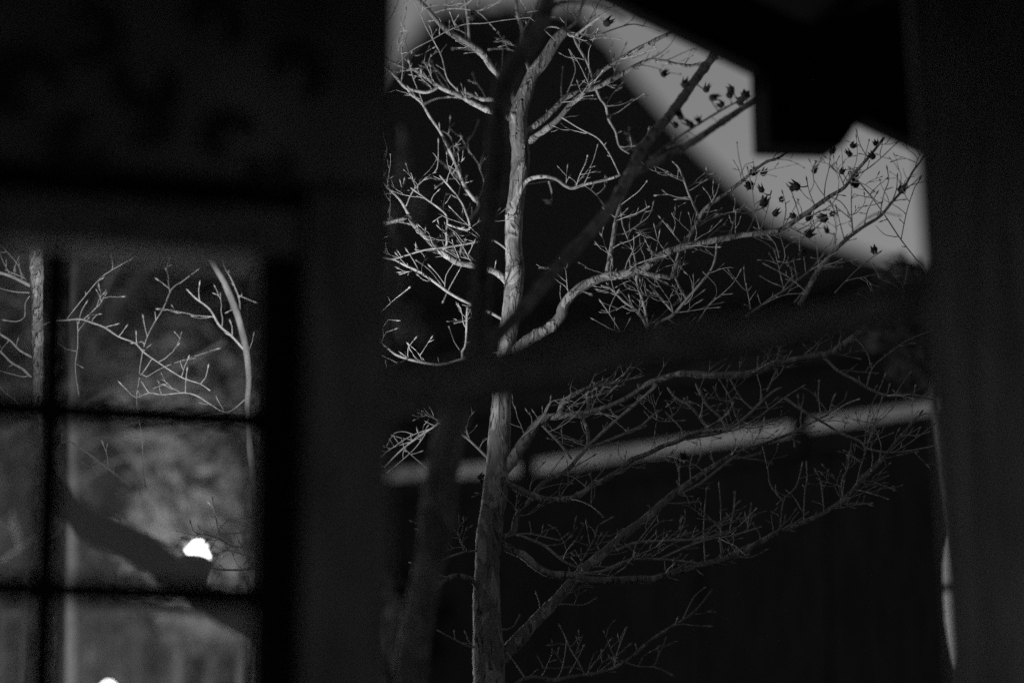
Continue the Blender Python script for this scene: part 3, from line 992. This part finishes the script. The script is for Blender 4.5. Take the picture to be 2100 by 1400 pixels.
c([(66, 732), (39, 717), (23, 700), (0, 685), (-30, 668)], [3, 2.6, 2.2], -.03, 2)
c([(64, 772), (46, 756), (23, 743), (8, 728), (-20, 700)], [3.2, 2.8, 2], -.03, 3)
c([(68, 600), (52, 620), (50, 650), (33, 659), (14, 657)], [1.8, 1.4], 0, 0)
c([(66, 600), (30, 598), (0, 591)], [2, 1.6], 0, 0)
c([(60, 850), (30, 820), (10, 805), (-10, 780)], [2, 1.5], 0, 2)
c([(80, 668), (110, 658), (136, 656), (164, 654), (187, 661), (214, 671), (243, 690), (276, 703), (296, 723), (329, 746), (355, 763), (378, 776), (411, 787), (430, 800)],
  [2.7, 2.2, 2.0, 1.7, 1.4], .0, 6)
c([(287, 769), (292, 723), (302, 690), (315, 664), (335, 631), (352, 592), (371, 579), (401, 556)], [1.5, 1.5, 1.1], .08, 4)
c([(302, 690), (296, 666), (294, 654)], [1.5, 1.2], 0, 0)
c([(292, 700), (278, 702)], [1.5, 1.2], 0, 0)
c([(411, 787), (421, 775), (426, 756)], [1.6, 1.3], 0, 0)
c([(214, 671), (233, 666)], [1.6, 1.2], 0, 0)
c([(136, 656), (141, 648), (171, 611), (204, 572), (230, 553), (263, 534)], [1.6, 1.2], -.03, 3)
c([(159, 664), (159, 710), (154, 753), (160, 800)], [1.5, 1.2], .05, 3)
c([(161, 664), (166, 640), (174, 625)], [1.4, 1.1], 0, 0)
c([(300, 772), (337, 752), (400, 730), (443, 716)], [1.4, 1], .1, 1)
c([(90, 960), (130, 905), (163, 918), (185, 933), (210, 952), (228, 965), (245, 978), (268, 996)], [1.8, 1.8, 2.6, 3], -.1, 2)
c([(222, 958), (220, 935), (212, 912)], [1.6, 1.3], 0, 1)
c([(204, 950), (188, 958), (172, 950)], [1.5, 1.2], 0, 1)
c([(268, 996), (255, 1014), (238, 1012), (222, 1010)], [1.6, 1.3], 0, 3)
c([(280, 815), (285, 860), (291, 900), (293, 960), (298, 990)], [1.5, 1.2], .05, 2)

# ---- tree D: thin forked sapling
DD = 7.2
base = P(540, 3350, DD)
base.z = 0
tD = Tree('sapling', 'slender forked bare sapling seen through the window beside the post', 'tree', base, M['bark_grey'], M['bark_twig'], 'bare garden trees', seed=8)
tD.trunk([(x, y, DD, h) for x, y, h in [(545, 3400, 16), (540, 2400, 12), (535, 1500, 9), (528, 1100, 8), (512, 900, 7), (508, 828, 6.5), (511, 776, 6.5), (506, 723, 7), (496, 677, 7.5), (483, 634, 7.5), (460, 579, 7), (437, 539, 6), (410, 480, 5), (380, 380, 3)]], .06, 10)
c = tD.limb
c([(506, 723), (476, 690), (450, 667), (430, 634), (401, 611), (383, 593)], [3, 2.7, 2.3, 1.7], -.05, 4)
c([(495, 670), (492, 640), (490, 611), (473, 569), (460, 546), (455, 520)], [2.6, 2.3, 1.8], .03, 4)
c([(488, 605), (505, 612), (518, 617)], [1.6, 1.3], 0, 1)
c([(476, 690), (476, 670), (474, 664)], [1.6, 1.2], 0, 0)
c([(510, 812), (467, 845), (430, 828), (407, 813), (379, 805), (332, 809), (306, 805), (279, 815), (263, 802), (250, 789)], [2.2, 2.4, 2, 1.5], -.1, 5)
c([(380, 805), (381, 780), (383, 762)], [1.6, 1.2], 0, 0)
c([(306, 806), (300, 798), (295, 790)], [1.6, 1.2], 0, 0)
c([(510, 720), (518, 700), (520, 690)], [1.6, 1.2], 0, 0)
c([(525, 1120), (478, 1120), (450, 1104), (410, 1094), (398, 1104), (380, 1106)], [3.6, 3, 2.6, 2], -.25, 5)
c([(452, 1104), (446, 1080), (441, 1050), (437, 1028)], [1.7, 1.3], 0, 2)
c([(448, 1084), (463, 1070)], [1.5, 1.2], 0, 0)
c([(474, 1118), (450, 1140), (432, 1160)], [1.5, 1.2], -.1, 1)
c([(525, 1165), (490, 1168), (450, 1167), (432, 1163), (420, 1155)], [3.4, 3, 2.6, 1.6], -.2, 2)
c([(408, 1096), (396, 1088), (392, 1075)], [1.6, 1.2], 0, 2)

# ---- tree E: thick dark leaning trunk with the floodlight behind it
DE = 5.7
base = P(775, 3700, DE)
base.z = 0
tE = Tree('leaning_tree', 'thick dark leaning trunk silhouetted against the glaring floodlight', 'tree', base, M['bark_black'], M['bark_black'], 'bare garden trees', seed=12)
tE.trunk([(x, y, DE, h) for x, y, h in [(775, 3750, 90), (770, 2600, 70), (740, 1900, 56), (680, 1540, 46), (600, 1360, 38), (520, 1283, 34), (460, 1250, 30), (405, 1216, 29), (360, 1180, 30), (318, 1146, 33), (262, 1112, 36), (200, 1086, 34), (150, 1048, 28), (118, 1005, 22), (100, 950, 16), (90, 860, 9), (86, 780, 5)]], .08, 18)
tE.limb([(430, 1212), (440, 1180), (446, 1166), (432, 1160)], [4, 4, 3], .02, 2)
tD.limb([(528, 1150), (470, 1128), (440, 1140), (418, 1132), (402, 1146), (388, 1140)], [2.6, 2.4, 2.2, 1.9], -1.05, 8)
tD.limb([(528, 1090), (450, 1096), (412, 1112), (396, 1128), (380, 1120)], [2.6, 2.4, 1.9], -1.05, 8)
tE.limb([(250, 1062), (232, 1050), (210, 1048)], [4, 3], .02, 2)

# ---- tree F: far pale trunk
DF = 10.0
base = P(150, 2900, DF)
base.z = 0
tF = Tree('deciduous_tree', 'straight pale trunk beside the round garden light, blurred behind the muntin', 'tree', base, M['bark_far'], M['bark_far'], 'bare garden trees', seed=14)
tF.trunk([(x, y, DF, h) for x, y, h in [(148, 3000, 22), (145, 1900, 16), (144, 1400, 13), (143, 1250, 12), (146, 1000, 11), (147, 700, 10), (150, 400, 8), (160, 100, 4)]], .08, 12)
tF.limb([(144, 900), (120, 860), (70, 800), (20, 760)], [6, 4, 3], .2, 0)
for a_, d_ in (([(148, 760), (110, 690), (60, 640), (0, 600)], -.6), ([(146, 860), (230, 800), (330, 770), (460, 700)], -1.2), ([(146, 940), (210, 900), (300, 905), (420, 860), (520, 850)], -.9),
               ([(147, 700), (190, 640), (230, 560), (260, 500)], -1.0), ([(145, 1050), (110, 1090), (60, 1110), (0, 1150)], -.7), ([(146, 1000), (250, 940), (370, 930), (500, 800)], -.4)):
    tF.limb(a_, [3, 2.7, 2], d_, 7)
tF.limb([(145, 800), (200, 690), (240, 620), (330, 520)], [8, 7, 6, 5], .4, 0)


# ------------------------------------------------------------------ evergreen shrubs
def shrub(name, label, c, rad, n, m, group=None, seed=1, leaf=.045, stems=4, dx=0.0):
    rng = random.Random(seed)
    c = Vector(c)
    o = empty(name, (c.x, c.y, 0), label, 'shrub' if c.z < 2.6 else 'tree', group)
    mb = MB()
    lumps = []
    for k in range(9):
        a, b_ = rng.uniform(0, 6.28), rng.uniform(-1, 1)
        q = math.sqrt(1 - b_ * b_)
        lumps.append((c + Vector((math.cos(a) * q * rad[0] * .62, math.sin(a) * q * rad[1] * .62, b_ * rad[2] * .66)), rng.uniform(.38, .58)))
    for k in range(n):
        lc, lr = rng.choice(lumps)
        d = Vector((rng.gauss(0, 1), rng.gauss(0, 1), rng.gauss(0, 1))).normalized() * (rng.random() ** .4) * lr
        p = lc + Vector((d.x * rad[0], d.y * rad[1], d.z * rad[2]))
        nrm = (d.normalized() + Vector((rng.gauss(0, .5), rng.gauss(0, .5), rng.gauss(0, .5) + .3))).normalized()
        t = nrm.orthogonal().normalized()
        t = (Matrix.Rotation(rng.uniform(0, 6.28), 3, nrm) @ t)
        s = nrm.cross(t)
        L = leaf * rng.uniform(.7, 1.3)
        mb.add([p - t * L, p + s * L * .42 - nrm * L * .1, p + t * L, p - s * L * .42 - nrm * L * .1], [(0, 1, 2, 3)])
    mb.build('crown', m, o)
    for k in range(stems):
        lc, lr = lumps[k]
        f = Vector((c.x + dx + rng.uniform(-.08, .08), c.y + rng.uniform(-.08, .08), -.05))
        mb = MB()
        pts = [f.lerp(lc, t / 6) + Vector((rng.uniform(-.03, .03), rng.uniform(-.03, .03), 0)) for t in range(7)]
        mb.tube(pts, [.05 * (1 - .75 * t / 6) for t in range(7)], 8, .06, k)
        mb.build('stem', M['bark_dark'], o, smooth=True)
    return o


GRP = 'evergreen shrubs behind the fence'
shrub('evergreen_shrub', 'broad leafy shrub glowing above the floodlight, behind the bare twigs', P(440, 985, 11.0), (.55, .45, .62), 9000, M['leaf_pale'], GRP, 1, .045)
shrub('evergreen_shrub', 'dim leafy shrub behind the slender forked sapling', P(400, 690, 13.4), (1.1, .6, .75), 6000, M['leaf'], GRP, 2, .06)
shrub('evergreen_shrub', 'leafy shrub behind the straight pale trunk and rough trunk', P(40, 930, 12.8), (.8, .5, .9), 6000, M['leaf'], GRP, 3, .06)
shrub('evergreen_shrub', 'low leafy shrub behind the round garden light', P(400, 1400, 12.0), (1.0, .45, .55), 5000, M['leaf'], GRP, 4, .06)
shrub('evergreen_shrub', 'leafy shrub low behind the bamboo fence, beside the rough pale trunk', P(-60, 1350, 12.0), (.8, .45, .6), 5000, M['leaf'], GRP, 5, .06)
shrub('evergreen_shrub', 'tall leafy evergreen rising behind the shrubs, beyond the bamboo fence', P(150, 560, 15.0), (2.0, .7, 1.3), 7000, M['leaf'], GRP, 6, .08)
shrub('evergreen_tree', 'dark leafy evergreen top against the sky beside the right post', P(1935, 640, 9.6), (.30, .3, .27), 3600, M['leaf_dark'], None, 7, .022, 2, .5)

# ------------------------------------------------------------------ bamboo fence
DFN = 10.6
fb = P(200, 1300, DFN)
fence = empty('bamboo_fence', (fb.x, DFN, 0), 'tall bamboo fence with level rails behind the leaning trunk', 'fence')
zr1, zr2 = P(200, 1128, DFN).z, P(200, 1252, DFN).z
for z, r in ((zr1, .014), (zr2, .014), (.9, .016)):
    mb = MB()
    mb.tube([Vector((-2.9 + k * .25, DFN + .004 * math.sin(k * 2.1), z + .006 * math.sin(k * 1.3))) for k in range(9)], [r] * 9, 10, .03, 2)
    mb.build('rail', M['bamboo'], fence, smooth=True)
px = [118, 170, 222, 290, 10, 60, -60]
for k, x_ in enumerate(px):
    mb = MB()
    xx = P(x_, 1200, DFN).x
    zt = zr1 + .03 + .02 * math.sin(k * 3)
    mb.tube([Vector((xx + .006 * math.sin(k + t), DFN - .028, -.05 + (zt + .05) * t / 8)) for t in range(9)], [.012] * 9, 10, .03, k)
    mb.build('pale', M['bamboo'], fence, smooth=True)

# ------------------------------------------------------------------ lamps that show in the photograph
def look(o, target):
    d = (Vector(target) - o.matrix_world.translation).normalized()
    o.rotation_euler = d.to_track_quat('-Z', 'Y').to_euler()


L1 = P(402, 1150, 6.35)
aim = (Vector((.10, .28, 1.0))).normalized()
fl = empty('floodlight', L1 - Vector((0, 0, .12)), 'small floodlight glaring behind the thick leaning trunk', 'lamp')
mb = MB()
bk = L1 - aim * .075
mb.tube([bk, bk + aim * .012, bk + aim * .05, bk + aim * .074], [.012, .026, .036, .04], 16)
mb.tube([bk + aim * .074, bk + aim * .06], [.037, .02], 16, cap=False)
mb.build('housing', M['metal'], fl, smooth=True)
mb = MB()
mb.tube([L1 - aim * .012, L1 + aim * .004, L1 + aim * .018, L1 + aim * .034, L1 + aim * .046, L1 + aim * .053], [.022, .026, .025, .022, .015, .005], 13, .42, 4)
mb.build('lens', M['lens'], fl)
mb = MB()
mb.tube([bk, P(400, 1204, 6.0), P(400, 1206, 5.75)], [.007, .007, .009], 8)
mb.build('bracket', M['metal'], fl, smooth=True)
sp = bpy.data.lights.new('floodlight_beam', 'SPOT')
sp.energy = 130
sp.spot_size = R(126)
sp.spot_blend = .9
sp.shadow_soft_size = .015
spo = bpy.data.objects.new('floodlight_beam', sp)
COL.objects.link(spo)
spo.location = L1 + aim * .03
spo.rotation_euler = aim.to_track_quat('-Z', 'Y').to_euler()
spo.parent = fl
spo.location = (L1 + aim * .07) - fl.location

L2 = P(222, 1421, 8.9)
gl = empty('garden_light', (L2.x, L2.y, 0), 'round glowing garden light on a post, low in the window', 'lamp')
mb = MB()
mb.tube([Vector((L2.x, L2.y, z)) for z in (-.05, .8, 1.6, L2.z - .05)], [.022, .02, .02, .02], 10)
mb.build('pole', M['metal'], gl, smooth=True)
mb = MB()
mb.tube([Vector((L2.x, L2.y, L2.z - .05 + .09 * t / 8)) for t in range(9)], [max(.006, .045 * math.sin(math.pi * (t + .6) / 9.2)) for t in range(9)], 16)
mb.build('globe', M['globe'], gl, smooth=True)
pl = bpy.data.lights.new('garden_light_glow', 'POINT')
pl.energy = 95
pl.shadow_soft_size = .045
plo = bpy.data.objects.new('garden_light_glow', pl)
COL.objects.link(plo)
plo.parent = gl
plo.location = (0, -.0, L2.z + .07)

# ------------------------------------------------------------------ tea house with the pale plaster band
HB = 2.05 + 1.6


def band_pt(px, py, z=HB):
    r = ray(px, py)
    return CAM + r * ((z - CAM.z) / r.z)


pA, pC, pE = band_pt(560, 972), band_pt(1085, 946), band_pt(2260, 768)
tea = empty('tea_house', (pC.x, pC.y, 0), 'dark boarded house with a pale plaster band under its eaves', 'house')


def wallseg(a, b, z0, z1, t0, t1, name, m, bevel=0):
    d = (b - a)
    d.z = 0
    n = Vector((-d.y, d.x, 0)).normalized()       # away from the camera
    if n.y < 0:
        n = -n
    mb = MB()
    q = lambda p, t, z: Vector((p.x + n.x * t, p.y + n.y * t, z))
    mb.hexa([q(a, t0, z0), q(b, t0, z0), q(b, t1, z0), q(a, t1, z0)], [q(a, t0, z1), q(b, t0, z1), q(b, t1, z1), q(a, t1, z1)])
    return mb.build(name, m, tea, bevel=bevel)


BH = .054
for (a, b_) in ((pA, pC), (pC, pE)):
    wallseg(a, b_, HB - BH, HB, .0, .1, 'plaster_band', M['plaster'])
    wallseg(a, b_, HB + .002, HB + .3, -.03, .08, 'wall_plate', M['wood_char'])
    wallseg(a, b_, HB - BH - .1, HB - BH - .002, -.02, .07, 'lintel', M['wood_char'])
    L = (b_ - a).length
    n = int(L / .3)
    for k in range(n):
        wallseg(a.lerp(b_, k / n + .0008), a.lerp(b_, (k + 1) / n - .0008), 0, HB - BH - .102, .0 + .008 * (k % 2), .05 + .008 * (k % 2), 'board', M['wood_char'])
    dv = (b_ - a)
    dv.z = 0
    nn = Vector((-dv.y, dv.x, 0)).normalized()
    nn = nn if nn.y > 0 else -nn
    mb = MB()
    up = Vector((0, 0, 1))
    e0, e1 = a - nn * .1 + up * .2, b_ - nn * .1 + up * .2
    r0, r1 = a + nn * 1.5 + up * .85, b_ + nn * 1.5 + up * .85
    mb.hexa([e0, e1, r1, r0], [e0 + up * .09, e1 + up * .09, r1 + up * .09, r0 + up * .09])
    rf = mb.build('roof', M['tile_dark'], tea)
    n = int(L / .2)
    mb = MB()
    mb.tube([e0 * 0, (r0 - e0)], [.045, .045], 8)
    me = None
    for k in range(n + 1):
        t = k / n
        st = e0.lerp(e1, t) + up * .1
        en = r0.lerp(r1, t) + up * .1
        mb = MB()
        mb.tube([st, en], [.03, .03], 8)
        mb.build('tile_roll', M['tile_dark'], rf, smooth=True)
# posts: the corner and the one that breaks the band
dCE = (pE - pC)


def band_post(px):
    r = ray(px, 700)
    # intersect the plan line pC-pE
    a = r.x / r.y
    t = (a * pC.y - pC.x) / (dCE.x - a * dCE.y)
    return pC + dCE * t


for px_, w in ((1088, .03), (1643, .03), (2170, .04)):
    c_ = band_post(px_)
    dn = dCE.normalized()
    wallseg(c_ - dn * w, c_ + dn * w, HB - BH - .099, HB + .001, -.045, -.001, 'bracket', M['wood_char'])

# added glowing tube on a pole, makes the bright sliver beside the right post
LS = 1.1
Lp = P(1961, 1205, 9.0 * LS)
sliv = empty('glow_tube', (Lp.x, Lp.y, 0), 'narrow added glowing tube on a pole half hidden by the right post', 'glow_prop')
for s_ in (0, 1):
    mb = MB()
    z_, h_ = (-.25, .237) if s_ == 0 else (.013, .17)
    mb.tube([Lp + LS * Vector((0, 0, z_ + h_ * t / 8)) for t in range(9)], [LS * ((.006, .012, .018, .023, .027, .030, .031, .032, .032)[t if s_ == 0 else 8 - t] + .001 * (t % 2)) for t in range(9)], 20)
    mb.build('glow_shell', M['sliver_glow'], sliv, smooth=True)
mb = MB()
mb.tube([Lp + LS * Vector((0, 0, -.013)), Lp + LS * Vector((0, 0, .013))], [.036 * LS] * 2, 20)
mb.build('band', M['metal'], sliv)
mb = MB()
mb.tube([Lp + LS * Vector((0, 0, .183)), Lp + LS * Vector((0, 0, .19)), Lp + LS * Vector((0, 0, .2))], [.02, .026, .01], 10)
mb.build('cap', M['metal'], sliv)
mb = MB()
mb.tube([Vector((Lp.x, Lp.y, -.05)), Lp + LS * Vector((0, 0, -.27)), Lp + LS * Vector((0, 0, -.25))], [.008, .008, .012], 10)
mb.build('pole', M['metal'], sliv)

# dead leaves caught on twigs round the floodlight
rng = random.Random(21)
for k in range(44):
    a = rng.uniform(-.4, 3.4)
    r_ = rng.uniform(20, 56)
    c0 = P(408 + r_ * math.cos(a), 1134 - r_ * .8 * math.sin(a), 6.5 + rng.uniform(-.2, .3))
    L = rng.uniform(.005, .013)
    n_ = Vector((rng.gauss(0, 1), rng.gauss(0, 1), rng.gauss(0, 1))).normalized()
    t_ = n_.orthogonal().normalized()
    s_ = n_.cross(t_)
    mb = MB()
    mb.add([c0 - t_ * L, c0 + s_ * L * .45 + n_ * L * .2, c0 + t_ * L * .9, c0 - s_ * L * .45 + n_ * L * .2, c0 + n_ * L * .05], [(0, 1, 4), (1, 2, 4), (2, 3, 4), (3, 0, 4)])
    mb.build('dead_leaf', M['flake'], tD.o)

# ------------------------------------------------------------------ thatched farmhouse far behind
DH = 26.0
cx = P(1042, 90, DH).x
prof = [(155, 66), (172, 78), (205, 112), (245, 165), (305, 250), (360, 312), (405, 362), (485, 446), (525, 480), (590, 516), (690, 552), (800, 600)]
farm = empty('farmhouse', (cx, DH, 0), 'thatched farmhouse roof standing black against the night sky', 'house')
rings = []
for k, (w, y) in enumerate(prof):
    q = P(1042 + w + 11, y, DH)
    hx = q.x - cx
    hy = .25 + (hx - (P(1210, 66, DH).x - cx)) * .35
    z = q.z
    ring = []
    N = 40
    rr = random.Random(k)
    for j in range(N):
        a = 2 * math.pi * (j + .5) / N
        ca, sa = math.cos(a), math.sin(a)
        e = .32
        X = hx * math.copysign(abs(ca) ** e, ca)
        Y = hy * math.copysign(abs(sa) ** e, sa)
        ring.append(Vector((cx + X + rr.uniform(-.03, .03), DH + Y + rr.uniform(-.03, .03), z + rr.uniform(-.03, .03))))
    rings.append(ring)
eave = [Vector((cx + (v.x - cx) * .93, DH + (v.y - DH) * .93, v.z - .45)) for v in rings[-1]]
rings.append(eave)
N = 40
v = [p for r in rings for p in r]
f = []
for i in range(len(rings) - 1):
    for k in range(N):
        f.append((i * N + k, i * N + (k + 1) % N, (i + 1) * N + (k + 1) % N, (i + 1) * N + k))
f.append(tuple(range(N)))
f.append(tuple((len(rings) - 1) * N + k for k in range(N)))
th = link_mesh('thatched_roof', v, f, M['thatch'], farm, smooth=True)
mb = MB()
z = rings[0][0].z
w0 = P(1210, 66, DH).x - cx
mb.tube([Vector((cx + w0 * t, DH, z + .02 - .06 * t * t)) for t in (-1.02, -.6, 0, .6, 1.02)], [.2, .24, .25, .24, .2], 14, .05)
mb.build('ridge_cap', M['thatch'], th, smooth=True)
for k in range(5):
    xx = cx + w0 * (-.8 + .4 * k)
    for s_ in (-1, 1):
        mb = MB()
        mb.tube([Vector((xx, DH - .02 * s_ - .42 * s_, z - .25)), Vector((xx, DH + .08 * s_, z + .34))], [.05, .045], 8)
        mb.build('ridge_timber', M['wood_black'], th)
hx = rings[-1][0].x - cx
lo, hi = min(p.x for p in rings[-2]) + .7, max(p.x for p in rings[-2]) - .7
ylo, yhi = min(p.y for p in rings[-2]) + .25, max(p.y for p in rings[-2]) - .25
mb = MB()
zt = rings[-1][0].z + .1
mb.hexa([(lo, ylo, 0), (hi, ylo, 0), (hi, yhi, 0), (lo, yhi, 0)], [(lo, ylo, zt), (hi, ylo, zt), (hi, yhi, zt), (lo, yhi, zt)])
mb.build('wall', M['wood_black'], farm)
